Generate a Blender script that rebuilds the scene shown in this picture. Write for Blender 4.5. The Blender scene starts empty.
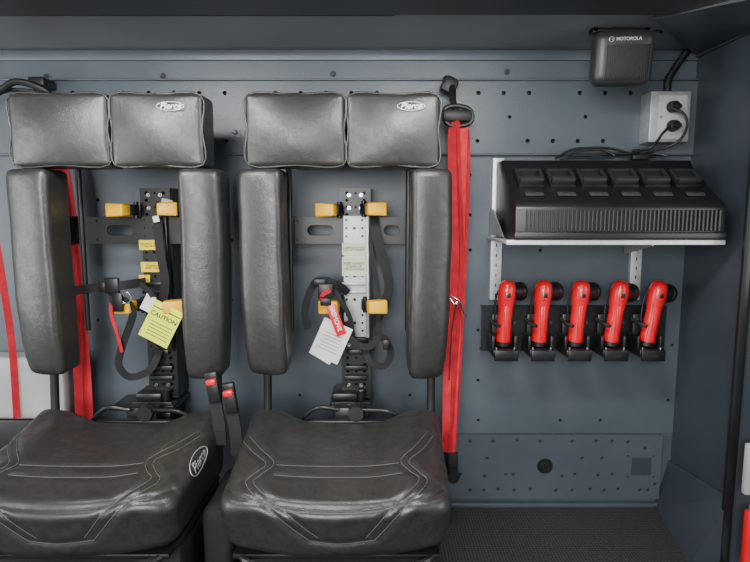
import bpy, bmesh, math, random
from mathutils import Vector, Matrix, noise
from mathutils.bvhtree import BVHTree
from mathutils.kdtree import KDTree
random.seed(4)
COL = bpy.context.scene.collection
F = 563.0; TH = math.radians(7.0); D = 1.8; ZC = 0.985
CT, ST = math.cos(TH), math.sin(TH)
CAM = Vector((0, -D, ZC))

def ray(px, py):
    return Vector((px-375, F*CT+(281-py)*ST, -F*ST+(281-py)*CT))
def W(px, py, p=0.0, dx=0.0):
    r = ray(px, py); t = (D-p)/r.y
    v = CAM + r*t
    v.x += dx
    return v

# ---------------------------------------------------------------- materials
def mat(name, col, rough=0.5, metal=0.0, col2=None, nscale=20, bump=0.0, bscale=200, bdist=0.002, rvar=0.0, emit=None, coat=0.0, spec=None):
    m = bpy.data.materials.new(name); m.use_nodes = True
    nt = m.node_tree; b = nt.nodes["Principled BSDF"]
    b.inputs["Base Color"].default_value = (*col, 1)
    b.inputs["Roughness"].default_value = rough
    b.inputs["Metallic"].default_value = metal
    if coat: b.inputs["Coat Weight"].default_value = coat
    if spec is not None: b.inputs["Specular IOR Level"].default_value = spec
    tc = nt.nodes.new("ShaderNodeTexCoord")
    if col2 is None:
        col2 = tuple(c*0.82 for c in col)
    n = nt.nodes.new("ShaderNodeTexNoise"); n.inputs["Scale"].default_value = nscale; n.inputs["Detail"].default_value = 6
    nt.links.new(tc.outputs["Object"], n.inputs["Vector"])
    r = nt.nodes.new("ShaderNodeValToRGB")
    r.color_ramp.elements[0].position = 0.35; r.color_ramp.elements[1].position = 0.65
    r.color_ramp.elements[0].color = (*col2, 1); r.color_ramp.elements[1].color = (*col, 1)
    nt.links.new(n.outputs["Fac"], r.inputs["Fac"]); nt.links.new(r.outputs["Color"], b.inputs["Base Color"])
    if rvar:
        mr = nt.nodes.new("ShaderNodeMapRange"); mr.inputs["To Min"].default_value = rough-rvar; mr.inputs["To Max"].default_value = rough+rvar
        nt.links.new(n.outputs["Fac"], mr.inputs["Value"]); nt.links.new(mr.outputs["Result"], b.inputs["Roughness"])
    if bump:
        n2 = nt.nodes.new("ShaderNodeTexNoise"); n2.inputs["Scale"].default_value = bscale; n2.inputs["Detail"].default_value = 3
        nt.links.new(tc.outputs["Object"], n2.inputs["Vector"])
        bp = nt.nodes.new("ShaderNodeBump"); bp.inputs["Strength"].default_value = bump; bp.inputs["Distance"].default_value = bdist
        nt.links.new(n2.outputs["Fac"], bp.inputs["Height"]); nt.links.new(bp.outputs["Normal"], b.inputs["Normal"])
    return m

def leather(name):
    m = bpy.data.materials.new(name); m.use_nodes = True
    nt = m.node_tree; b = nt.nodes["Principled BSDF"]; L = nt.links
    tc = nt.nodes.new("ShaderNodeTexCoord")
    n = nt.nodes.new("ShaderNodeTexNoise"); n.inputs["Scale"].default_value = 48; n.inputs["Detail"].default_value = 12; n.inputs["Roughness"].default_value = 0.8
    n.inputs["Distortion"].default_value = 0.4
    L.new(tc.outputs["Object"], n.inputs["Vector"])
    r = nt.nodes.new("ShaderNodeValToRGB")
    e = r.color_ramp.elements
    e[0].position = 0.32; e[0].color = (0.009, 0.009, 0.0088, 1)
    e[1].position = 0.72; e[1].color = (0.040, 0.039, 0.036, 1)
    L.new(n.outputs["Fac"], r.inputs["Fac"]); L.new(r.outputs["Color"], b.inputs["Base Color"])
    mr = nt.nodes.new("ShaderNodeMapRange"); mr.inputs["From Min"].default_value = 0.3; mr.inputs["From Max"].default_value = 0.7
    mr.inputs["To Min"].default_value = 0.46; mr.inputs["To Max"].default_value = 0.29
    L.new(n.outputs["Fac"], mr.inputs["Value"]); L.new(mr.outputs["Result"], b.inputs["Roughness"])
    b.inputs["Specular IOR Level"].default_value = 0.75
    v = nt.nodes.new("ShaderNodeTexVoronoi"); v.inputs["Scale"].default_value = 240; v.feature = 'DISTANCE_TO_EDGE'
    L.new(tc.outputs["Object"], v.inputs["Vector"])
    n3 = nt.nodes.new("ShaderNodeTexNoise"); n3.inputs["Scale"].default_value = 40; n3.inputs["Detail"].default_value = 5
    n3.inputs["Distortion"].default_value = 0.8
    L.new(tc.outputs["Object"], n3.inputs["Vector"])
    b1 = nt.nodes.new("ShaderNodeBump"); b1.inputs["Strength"].default_value = 0.35; b1.inputs["Distance"].default_value = 0.0012
    b2 = nt.nodes.new("ShaderNodeBump"); b2.inputs["Strength"].default_value = 0.3; b2.inputs["Distance"].default_value = 0.0025
    L.new(v.outputs["Distance"], b1.inputs["Height"]); L.new(n3.outputs["Fac"], b2.inputs["Height"])
    L.new(b2.outputs["Normal"], b1.inputs["Normal"]); L.new(b1.outputs["Normal"], b.inputs["Normal"])
    return m

def webbing(name, c1, c2):
    m = mat(name, c1, 0.75, col2=c2, nscale=30)
    nt = m.node_tree; b = nt.nodes["Principled BSDF"]
    tc = nt.nodes.new("ShaderNodeTexCoord")
    w = nt.nodes.new("ShaderNodeTexWave"); w.inputs["Scale"].default_value = 90; w.bands_direction = 'Z'
    nt.links.new(tc.outputs["Object"], w.inputs["Vector"])
    bp = nt.nodes.new("ShaderNodeBump"); bp.inputs["Strength"].default_value = 0.4; bp.inputs["Distance"].default_value = 0.001
    nt.links.new(w.outputs["Fac"], bp.inputs["Height"]); nt.links.new(bp.outputs["Normal"], b.inputs["Normal"])
    return m

def floor_mat(name):
    m = bpy.data.materials.new(name); m.use_nodes = True
    nt = m.node_tree; b = nt.nodes["Principled BSDF"]; L = nt.links
    tc = nt.nodes.new("ShaderNodeTexCoord")
    v = nt.nodes.new("ShaderNodeTexVoronoi"); v.inputs["Scale"].default_value = 110; v.inputs["Randomness"].default_value = 0.15
    L.new(tc.outputs["Object"], v.inputs["Vector"])
    r = nt.nodes.new("ShaderNodeValToRGB")
    r.color_ramp.elements[0].position = 0.25; r.color_ramp.elements[0].color = (0.01, 0.01, 0.011, 1)
    r.color_ramp.elements[1].position = 0.6; r.color_ramp.elements[1].color = (0.06, 0.055, 0.053, 1)
    L.new(v.outputs["Distance"], r.inputs["Fac"]); L.new(r.outputs["Color"], b.inputs["Base Color"])
    b.inputs["Roughness"].default_value = 0.7
    bp = nt.nodes.new("ShaderNodeBump"); bp.inputs["Strength"].default_value = 0.6; bp.inputs["Distance"].default_value = 0.002
    L.new(v.outputs["Distance"], bp.inputs["Height"]); L.new(bp.outputs["Normal"], b.inputs["Normal"])
    return m

M_wall = mat("painted_hammered_wall", (0.074, 0.092, 0.110), 0.38, col2=(0.060, 0.076, 0.093), nscale=5, bump=0.4, bscale=220, bdist=0.0016, rvar=0.05)
M_wall2 = mat("painted_wall_panel", (0.070, 0.087, 0.104), 0.36, col2=(0.059, 0.074, 0.090), nscale=4, bump=0.35, bscale=220, bdist=0.0014)
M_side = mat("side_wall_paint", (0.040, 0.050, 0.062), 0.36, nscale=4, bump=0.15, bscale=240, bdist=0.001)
M_ceil = mat("ceiling_paint", (0.20, 0.215, 0.225), 0.38, nscale=3, bump=0.15, bscale=240, bdist=0.001)
M_dark = mat("dark_cavity", (0.006, 0.007, 0.008), 0.8)
M_beam = mat("dark_headliner", (0.025, 0.028, 0.031), 0.45)
M_floor = floor_mat("black_mesh_mat")
M_lea = leather("distressed_black_leather")
M_thread = mat("grey_thread", (0.10, 0.10, 0.095), 0.7)
M_seam = mat("black_seam", (0.006, 0.006, 0.006), 0.6)
M_blk = mat("black_powder_coat", (0.011, 0.0115, 0.012), 0.36, bump=0.15, bscale=500, bdist=0.0006)
M_plastic = mat("black_plastic", (0.0085, 0.0085, 0.009), 0.38, bump=0.2, bscale=600, bdist=0.0005)
M_plastic2 = mat("dark_grey_plastic", (0.022, 0.022, 0.023), 0.42, bump=0.2, bscale=600, bdist=0.0005)
M_fabric = mat("black_fabric", (0.012, 0.012, 0.013), 0.8, bump=0.4, bscale=300, bdist=0.001)
M_rub = mat("black_rubber", (0.007, 0.007, 0.007), 0.5)
M_yel = mat("yellow_rubber", (0.95, 0.52, 0.006), 0.4, col2=(0.9, 0.46, 0.005))
M_label = mat("yellow_label", (0.95, 0.68, 0.01), 0.5)
M_lime = mat("fluorescent_yellow_tag", (0.85, 0.98, 0.03), 0.5, col2=(0.8, 0.92, 0.03))
M_alu = mat("brushed_aluminium", (0.52, 0.53, 0.53), 0.38, 0.7, nscale=60)
M_alup = mat("pale_aluminium", (0.66, 0.67, 0.66), 0.42, 0.45, nscale=60)
M_galv = mat("galvanised_steel", (0.46, 0.48, 0.47), 0.42, 0.6, col2=(0.36, 0.38, 0.38), nscale=35)
M_white = mat("white_card", (0.80, 0.80, 0.77), 0.6)
M_green = mat("pale_green_label", (0.60, 0.70, 0.46), 0.5)
M_red = mat("red_plastic", (0.72, 0.005, 0.014), 0.32, col2=(0.64, 0.004, 0.012), coat=0.3)
M_redweb = webbing("red_webbing", (0.60, 0.009, 0.024), (0.42, 0.006, 0.016))
M_blkweb = webbing("black_webbing", (0.010, 0.010, 0.011), (0.006, 0.006, 0.007))
M_ink = mat("black_ink", (0.01, 0.01, 0.01), 0.6)
M_silver = mat("silver_print", (0.5, 0.5, 0.48), 0.35, 0.4)
M_chrome = mat("bolt_steel", (0.6, 0.6, 0.6), 0.25, 1.0)
M_outlet = mat("grey_receptacle", (0.42, 0.42, 0.41), 0.5)
M_lens = mat("smoked_lens", (0.05, 0.05, 0.055), 0.15)
M_cloth = mat("light_grey_vinyl", (0.42, 0.42, 0.41), 0.6, col2=(0.33, 0.33, 0.33), nscale=8)
M_amber = mat("orange_print", (0.75, 0.2, 0.02), 0.5)

# ---------------------------------------------------------------- geometry
class G:
    def __init__(s, *mats):
        s.bm = bmesh.new(); s.mats = list(mats)
    def add(s, b, mi=0, M=None):
        if M is not None: b.transform(M)
        for f in b.faces: f.material_index = mi
        me = bpy.data.meshes.new("t"); b.to_mesh(me); b.free()
        s.bm.from_mesh(me); bpy.data.meshes.remove(me)
        return s
    def addmesh(s, me, mi=0):
        b = bmesh.new(); b.from_mesh(me); bpy.data.meshes.remove(me)
        return s.add(b, mi)
    def box(s, c, sz, bev=0.0, mi=0, R=None, seg=2, taper=None):
        b = bmesh.new(); bmesh.ops.create_cube(b, size=1)
        for v in b.verts:
            v.co = Vector((v.co.x*sz[0], v.co.y*sz[1], v.co.z*sz[2]))
            if taper: taper(v.co)
        if bev: bmesh.ops.bevel(b, geom=b.edges[:], offset=bev, segments=seg, profile=0.5, affect='EDGES')
        M = Matrix.Translation(Vector(c)) @ (R.to_4x4() if R else Matrix.Identity(4))
        return s.add(b, mi, M)
    def pbox(s, x0, y0, x1, y1, p, th, bev=0.0, mi=0, dx=0.0, R=None):
        ym = (y0+y1)/2; xm = (x0+x1)/2
        a = W(x0, ym, p); b_ = W(x1, ym, p); c = W(xm, y0, p); d = W(xm, y1, p)
        ctr = Vector(((a.x+b_.x)/2+dx, -p+th/2, (c.z+d.z)/2))
        return s.box(ctr, (b_.x-a.x, th, c.z-d.z), bev, mi, R)
    def cyl(s, p1, p2, r1, r2=None, seg=20, mi=0, bev=0.0):
        p1 = Vector(p1); p2 = Vector(p2); r2 = r1 if r2 is None else r2
        d = p2-p1; b = bmesh.new()
        bmesh.ops.create_cone(b, cap_ends=True, segments=seg, radius1=r1, radius2=r2, depth=d.length)
        if bev:
            ed = [e for e in b.edges if abs(e.verts[0].co.z-e.verts[1].co.z) < 1e-6]
            bmesh.ops.bevel(b, geom=ed, offset=bev, segments=2, profile=0.5, affect='EDGES')
        M = Matrix.Translation((p1+p2)/2) @ d.to_track_quat('Z', 'Y').to_matrix().to_4x4()
        return s.add(b, mi, M)
    def lathe(s, prof, M, seg=24, mi=0):
        b = bmesh.new(); rings = []
        for (r, z) in prof:
            rings.append([b.verts.new((r*math.cos(2*math.pi*i/seg), r*math.sin(2*math.pi*i/seg), z)) for i in range(seg)])
        for a, c in zip(rings, rings[1:]):
            for i in range(seg):
                b.faces.new((a[i], a[(i+1) % seg], c[(i+1) % seg], c[i]))
        b.faces.new(rings[0][::-1]); b.faces.new(rings[-1])
        return s.add(b, mi, M)
    def sweep(s, pts, prof, hint=None, mi=0, smooth=4, closed=False, scales=None):
        pts = [Vector(p) for p in pts]
        if smooth and len(pts) > 2: pts = catmull(pts, smooth, closed)
        b = bmesh.new(); n = len(pts); rings = []
        N = None
        for i, p in enumerate(pts):
            if closed: T = (pts[(i+1) % n]-pts[i-1])
            else: T = pts[min(i+1, n-1)]-pts[max(i-1, 0)]
            if T.length < 1e-9: T = Vector((0, 0, 1))
            T.normalize()
            if hint is not None:
                c = T.cross(Vector(hint))
                if c.length > 0.15 or N is None: N = c.normalized()
                else: N = (N - T*N.dot(T)).normalized()
            else:
                if N is None:
                    h = Vector((0, 1, 0)) if abs(T.y) < 0.9 else Vector((1, 0, 0))
                    N = T.cross(h).normalized()
                else: N = (N - T*N.dot(T)).normalized()
            B = T.cross(N)
            rings.append([b.verts.new(p + N*a + B*c2) for a, c2 in prof])
        m = len(prof); rr = list(zip(rings, rings[1:]))
        if closed: rr.append((rings[-1], rings[0]))
        for a, c in rr:
            for i in range(m):
                b.faces.new((a[i], a[(i+1) % m], c[(i+1) % m], c[i]))
        if not closed:
            b.faces.new(rings[0][::-1]); b.faces.new(rings[-1])
        bmesh.ops.recalc_face_normals(b, faces=b.faces[:])
        return s.add(b, mi)
    def tube(s, pts, r, mi=0, smooth=5, closed=False, seg=10):
        return s.sweep(pts, [(r*math.cos(2*math.pi*i/seg), r*math.sin(2*math.pi*i/seg)) for i in range(seg)], None, mi, smooth, closed)
    def strap(s, pts, w, t=0.0018, mi=0, smooth=5, hint=(0, -1, 0)):
        return s.sweep(pts, [(-w/2, -t/2), (w/2, -t/2), (w/2, t/2), (-w/2, t/2)], hint, mi, smooth)
    def bolt(s, c, r=0.008, mi=0, h=0.005):
        c = Vector(c)
        s.cyl(c, c+Vector((0, -h*0.3, 0)), r*1.35, seg=16, mi=mi)
        return s.cyl(c+Vector((0, -h*0.3, 0)), c+Vector((0, -h, 0)), r, r*0.7, seg=12, mi=mi)
    def done(s, name, parent=None, label=None, smooth=35):
        me = bpy.data.meshes.new(name)
        s.bm.normal_update()
        s.bm.to_mesh(me); s.bm.free()
        for m in s.mats: me.materials.append(m)
        lo = Vector([min(v.co[k] for v in me.vertices) for k in range(3)]); hi = Vector([max(v.co[k] for v in me.vertices) for k in range(3)])
        c = (lo+hi)/2
        me.transform(Matrix.Translation(-c))
        for p in me.polygons: p.use_smooth = True
        me.set_sharp_from_angle(angle=math.radians(smooth))
        o = bpy.data.objects.new(name, me); COL.objects.link(o)
        o.location = c
        if parent is not None:
            o.parent = parent; o.location = c - WL[parent.name]
        WL[o.name] = c
        if label: o["label"] = label
        return o
WL = {}
def catmull(pts, k, closed=False):
    out = []; n = len(pts)
    rng = range(n) if closed else range(n-1)
    for i in rng:
        p0 = pts[(i-1) % n] if closed or i > 0 else pts[i]*2-pts[i+1]
        p1 = pts[i]; p2 = pts[(i+1) % n]
        p3 = pts[(i+2) % n] if closed or i+2 < n else p2*2-p1
        for j in range(k):
            t = j/k
            out.append(0.5*((2*p1)+(p2-p0)*t+(2*p0-5*p1+4*p2-p3)*t*t+(-p0+3*p1-3*p2+p3)*t**3))
    if not closed: out.append(pts[-1])
    return out

def root(name, loc, label, cat, group=None):
    e = bpy.data.objects.new(name, None); e.empty_display_size = 0.05
    COL.objects.link(e); e.location = loc; WL[e.name] = Vector(loc)
    e["label"] = label; e["category"] = cat
    if group: e["group"] = group
    return e
def tag(o, label, cat, group=None):
    o["label"] = label; o["category"] = cat
    if group: o["group"] = group
    return o

def circ(x, z, r, n=12, rx=None):
    rx = rx or r
    return [(x+rx*math.cos(2*math.pi*i/n), z+r*math.sin(2*math.pi*i/n)) for i in range(n)]
def slot(x, z, w, h, n=6):
    r = h/2; o = []
    for i in range(n+1):
        a = -math.pi/2+math.pi*i/n; o.append((x+w/2-r+r*math.cos(a), z+r*math.sin(a)))
    for i in range(n+1):
        a = math.pi/2+math.pi*i/n; o.append((x-w/2+r+r*math.cos(a), z+r*math.sin(a)))
    return o
def plate_mesh(outline, holes, p, th):
    cu = bpy.data.curves.new("t", 'CURVE'); cu.dimensions = '2D'; cu.fill_mode = 'BOTH'; cu.extrude = th/2
    for pl in [outline]+holes:
        sp = cu.splines.new('POLY'); sp.points.add(len(pl)-1)
        for i, q in enumerate(pl): sp.points[i].co = (q[0], q[1], 0, 1)
        sp.use_cyclic_u = True
    ob = bpy.data.objects.new("t", cu); COL.objects.link(ob)
    dg = bpy.context.evaluated_depsgraph_get(); dg.update()
    me = bpy.data.meshes.new_from_object(ob.evaluated_get(dg))
    bpy.data.objects.remove(ob); bpy.data.curves.remove(cu)
    me.transform(Matrix.Translation((0, -p+th/2, 0)) @ Matrix.Rotation(math.pi/2, 4, 'X'))
    return me
def XZ(px, py, p, dx=0): 
    v = W(px, py, p); return (v.x+dx, v.z)
def text_mesh(body, size, M, extr=0.0003, shear=0.0, bold=0.0, spacing=1.0):
    cu = bpy.data.curves.new("t", 'FONT'); cu.body = body; cu.size = size; cu.extrude = extr; cu.shear = shear
    cu.align_x = 'CENTER'; cu.align_y = 'CENTER'; cu.offset = bold; cu.space_line = 0.85; cu.space_character = spacing
    ob = bpy.data.objects.new("t", cu); COL.objects.link(ob)
    dg = bpy.context.evaluated_depsgraph_get(); dg.update()
    me = bpy.data.meshes.new_from_object(ob.evaluated_get(dg))
    bpy.data.objects.remove(ob); bpy.data.curves.remove(cu)
    me.transform(M); return me
def facing(loc, roll=0.0, rx=0.0, rz=0.0):
    return Matrix.Translation(Vector(loc)) @ Matrix.Rotation(rz, 4, 'Z') @ Matrix.Rotation(rx, 4, 'X') @ Matrix.Rotation(roll, 4, 'Y') @ Matrix.Rotation(math.pi/2, 4, 'X')

def pad_bm(w, d, h, r, n, deform=None, jitter=0.0, seed=0):
    b = bmesh.new(); bmesh.ops.create_cube(b, size=1)
    bmesh.ops.subdivide_edges(b, edges=b.edges[:], cuts=n, use_grid_fill=True)
    H = Vector((w/2, d/2, h/2))
    for v in b.verts:
        c = Vector((v.co.x*w, v.co.y*d, v.co.z*h))
        for k in range(3):
            t = c[k]/H[k]; c[k] = H[k]*math.copysign(abs(math.sin(t*math.pi/2))*0.5+abs(t)*0.5, t)
        inn = Vector([max(-(H[k]-r), min(H[k]-r, c[k])) for k in range(3)])
        o = c-inn
        if o.length > 1e-9: c = inn+o.normalized()*r
        if deform: c = deform(c, H)
        if jitter:
            q = c*9+Vector((seed*3.1, 0, seed)); c = c+Vector((noise.noise(q), noise.noise(q+Vector((5, 0, 0))), noise.noise(q+Vector((0, 7, 0)))))*jitter
            q = c*24+Vector((seed*1.7, 2, seed)); c = c+Vector((noise.noise(q), noise.noise(q+Vector((5, 0, 0))), noise.noise(q+Vector((0, 7, 0)))))*jitter*0.2
        v.co = c
    return b

# ---------------------------------------------------------------- room shell
XR = 0.99; XL = -1.75; CZ = 1.478; YB = -2.3
def struct(o): o["kind"] = "structure"; return o
g = G(M_dark); g.box(((XL+XR)/2, 0.032, 0.74), (XR-XL+0.1, 0.05, 1.7)); struct(g.done("wall_back"))
g = G(M_floor); g.box(((XL+XR)/2, YB/2, -0.02), (XR-XL, -YB, 0.04)); struct(g.done("floor"))
g = G(M_ceil); g.box(((XL+XR)/2, -0.175, CZ+0.02), (XR-XL+0.1, 0.36, 0.04)); struct(g.done("ceiling"))
zt = W(375, 82).z; zb = W(500, 155).z; zl = W(550, 433).z
g = G(M_wall, M_blk)
g.box(((XL+XR)/2, 0.004, (CZ+zt)/2), (XR-XL, 0.008, CZ-zt), 0)
g.box(((XL+XR)/2, -0.004, CZ-0.018), (XR-XL, 0.010, 0.03), 0.003, 0)
for x, y in [(47, 77), (163, 76), (333, 74), (507, 72)]:
    c = W(x, y, 0.0); g.bolt(c, 0.0095, 0, 0.007); g.cyl(c+Vector((0, -0.0065, 0)), c+Vector((0, -0.008, 0)), 0.0065, mi=1)
struct(g.done("trim_1"))
g = G(M_wall2, M_blk)
P = 0.012
out = [(XL, zb-0.0), (XR, zb), (XR, zt), (XL, zt)]
holes = []
z1 = W(500, 93, P).z; z2 = W(500, 117, P).z; z3 = W(500, 141, P).z
x = XL+0.04; i = 0
while x < XR-0.03:
    if i % 6 != 5: holes.append(circ(x, z1, 0.0068))
    if i % 3 == 0: holes.append(circ(x+0.02, z2, 0.006))
    if i % 5 != 2: holes.append(circ(x, z3, 0.0068))
    x += 0.078; i += 1
g.addmesh(plate_mesh(out, holes, P, 0.008))
g.box(((XL+XR)/2, -P-0.003, zt+0.003), (XR-XL, 0.016, 0.006), 0.002)
g.box(((XL+XR)/2, -P-0.002, zb), (XR-XL, 0.01, 0.006), 0.002)
for x in (235, 448): 
    g.bolt(W(x, 132, P), 0.008, 0, 0.006)
struct(g.done("trim_2"))
g = G(M_wall)
holes = []
for x, y in [(470, 175), (470, 215), (470, 250), (683, 300), (672, 345), (668, 400), (478, 420), (600, 420), (300, 395), (410, 395), (98, 200), (98, 320), (232, 300), (232, 240), (540, 250), (560, 420), (478, 330), (478, 380)]:
    q = XZ(x, y, 0); holes.append(circ(q[0], q[1], 0.0055))
g.addmesh(plate_mesh([(XL, zl), (XR, zl), (XR, zb), (XL, zb)], holes, 0.002, 0.008))
struct(g.done("trim_3"))
g = G(M_wall); g.box(((XL+XR)/2, 0.004, zl/2), (XR-XL, 0.008, zl)); struct(g.done("trim_4"))
g = G(M_wall2, M_blk, M_dark, M_side)
P = 0.014
x0 = W(446, 466, P).x; x1 = W(661, 466, P).x; z0 = W(550, 499, P).z; z1 = W(550, 435, P).z
holes = []
for x, y in [(455, 440), (470, 441), (493, 441), (517, 440), (540, 441), (572, 441), (596, 441), (612, 441), (628, 442), (645, 448), (460, 474), (484, 476), (506, 474), (513, 474), (562, 476), (575, 474), (598, 475), (612, 474), (470, 490), (484, 490), (498, 489), (514, 490), (530, 489), (556, 490), (572, 490), (590, 489), (604, 490), (618, 489), (655, 484), (455, 460), (487, 458), (602, 458), (582, 458), (640, 490), (648, 490)]:
    q = XZ(x, y, P); holes.append(circ(q[0], q[1], 0.0058))
for x, y in [(628, 456), (628, 477), (654, 456), (654, 477)]:
    q = XZ(x, y, P); holes.append(circ(q[0], q[1], 0.003, 8))
g.addmesh(plate_mesh([(x0, z0), (x1, z0), (x1, z1), (x0, z1)], holes, P, 0.01))
g.pbox(632, 458, 651, 475, P+0.002, 0.003, 0.0, 3)
c = W(545, 466, P); 
g.cyl(c, c+Vector((0, -0.006, 0)), 0.026, 0.023, 28, 1); g.cyl(c+Vector((0, -0.006, 0)), c+Vector((0, -0.008, 0)), 0.016, 0.014, 24, 2)
g.bolt(c+Vector((0, -0.008, 0)), 0.006, 1, 0.004)
struct(g.done("trim_5"))
g = G(M_wall2); g.box((0.4, -0.008, 0.006), (1.18, 0.016, 0.014), 0.003); struct(g.done("baseboard_back"))
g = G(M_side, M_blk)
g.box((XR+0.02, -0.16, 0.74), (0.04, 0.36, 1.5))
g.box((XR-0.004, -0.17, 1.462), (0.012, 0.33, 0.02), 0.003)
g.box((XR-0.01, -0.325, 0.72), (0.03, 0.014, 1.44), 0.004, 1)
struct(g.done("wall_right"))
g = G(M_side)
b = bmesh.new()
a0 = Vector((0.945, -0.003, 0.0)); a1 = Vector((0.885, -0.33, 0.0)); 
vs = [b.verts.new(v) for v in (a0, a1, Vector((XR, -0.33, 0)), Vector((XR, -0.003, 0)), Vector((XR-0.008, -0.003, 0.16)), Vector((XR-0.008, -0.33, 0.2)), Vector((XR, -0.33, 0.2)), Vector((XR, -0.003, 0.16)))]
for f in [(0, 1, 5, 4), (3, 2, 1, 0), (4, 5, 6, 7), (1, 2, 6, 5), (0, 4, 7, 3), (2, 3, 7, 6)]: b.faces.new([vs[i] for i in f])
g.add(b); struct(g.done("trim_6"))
g = G(M_side, M_red, M_cloth)
g.box((1.16, -0.62, 0.30), (0.05, 0.5, 0.9), 0.008, 0)
g.pbox(747, 445, 775, 496, .42, .02, .006, 2)
g.pbox(746, 512, 775, 570, .42, .02, .006, 1)
struct(g.done("door_1"))
g = G(M_side)
b = bmesh.new()
pts = [Vector((XR, -0.0, CZ)), Vector((0.985, -0.0, CZ-0.004)), W(655, -8, 0.33), Vector((XR, -0.7, CZ-0.03))]
pts[2].z = CZ-0.006
v = [b.verts.new(p) for p in pts] + [b.verts.new(p+Vector((0, 0, -0.012))) for p in pts]
for f in [(0, 1, 2, 3), (7, 6, 5, 4), (1, 5, 6, 2), (2, 6, 7, 3), (0, 3, 7, 4), (0, 4, 5, 1)]: b.faces.new([v[i] for i in f])
bmesh.ops.recalc_face_normals(b, faces=b.faces[:])
g.add(b); struct(g.done("trim_7"))
g = G(M_beam, M_alu)
g.box((XL/2+XR/2, -1.345, CZ+0.01), (XR-XL, 1.96, 0.06), 0.004)
g.box((-0.6, -0.36, CZ-0.012), (1.3, 0.01, 0.014), 0.003)
struct(g.done("trim_8"))

# ---------------------------------------------------------------- seats
SX2 = -0.085; SH = -0.600
def cushion_deform(c, H):
    u = c.x/H.x; t = 0.5+c.y/(2*H.y)
    up = 0.5+c.z/(2*H.z)
    z = c.z; x = c.x; y = c.y
    z += up*(0.034*t + 0.036*t*t*abs(u)**2.5 - 0.030*t*t*(1-u*u) - 0.018*(1-t)**3 - 0.006*abs(u)**4)
    z += up*0.014*math.exp(-((abs(u)-0.66)/0.18)**2)
    z += (1-up)*0.018*u*u*(1-t)
    y -= 0.030*(1-t)*(1-u*u) + 0.012*(1-t)*up
    y += 0.03*(1-up)*(1-t)*0.6
    x *= (1.0+0.03*t)*(0.955+0.045*up)
    return Vector((x, y, z))
CC = Vector((0, -0.45, 0.308))

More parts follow.
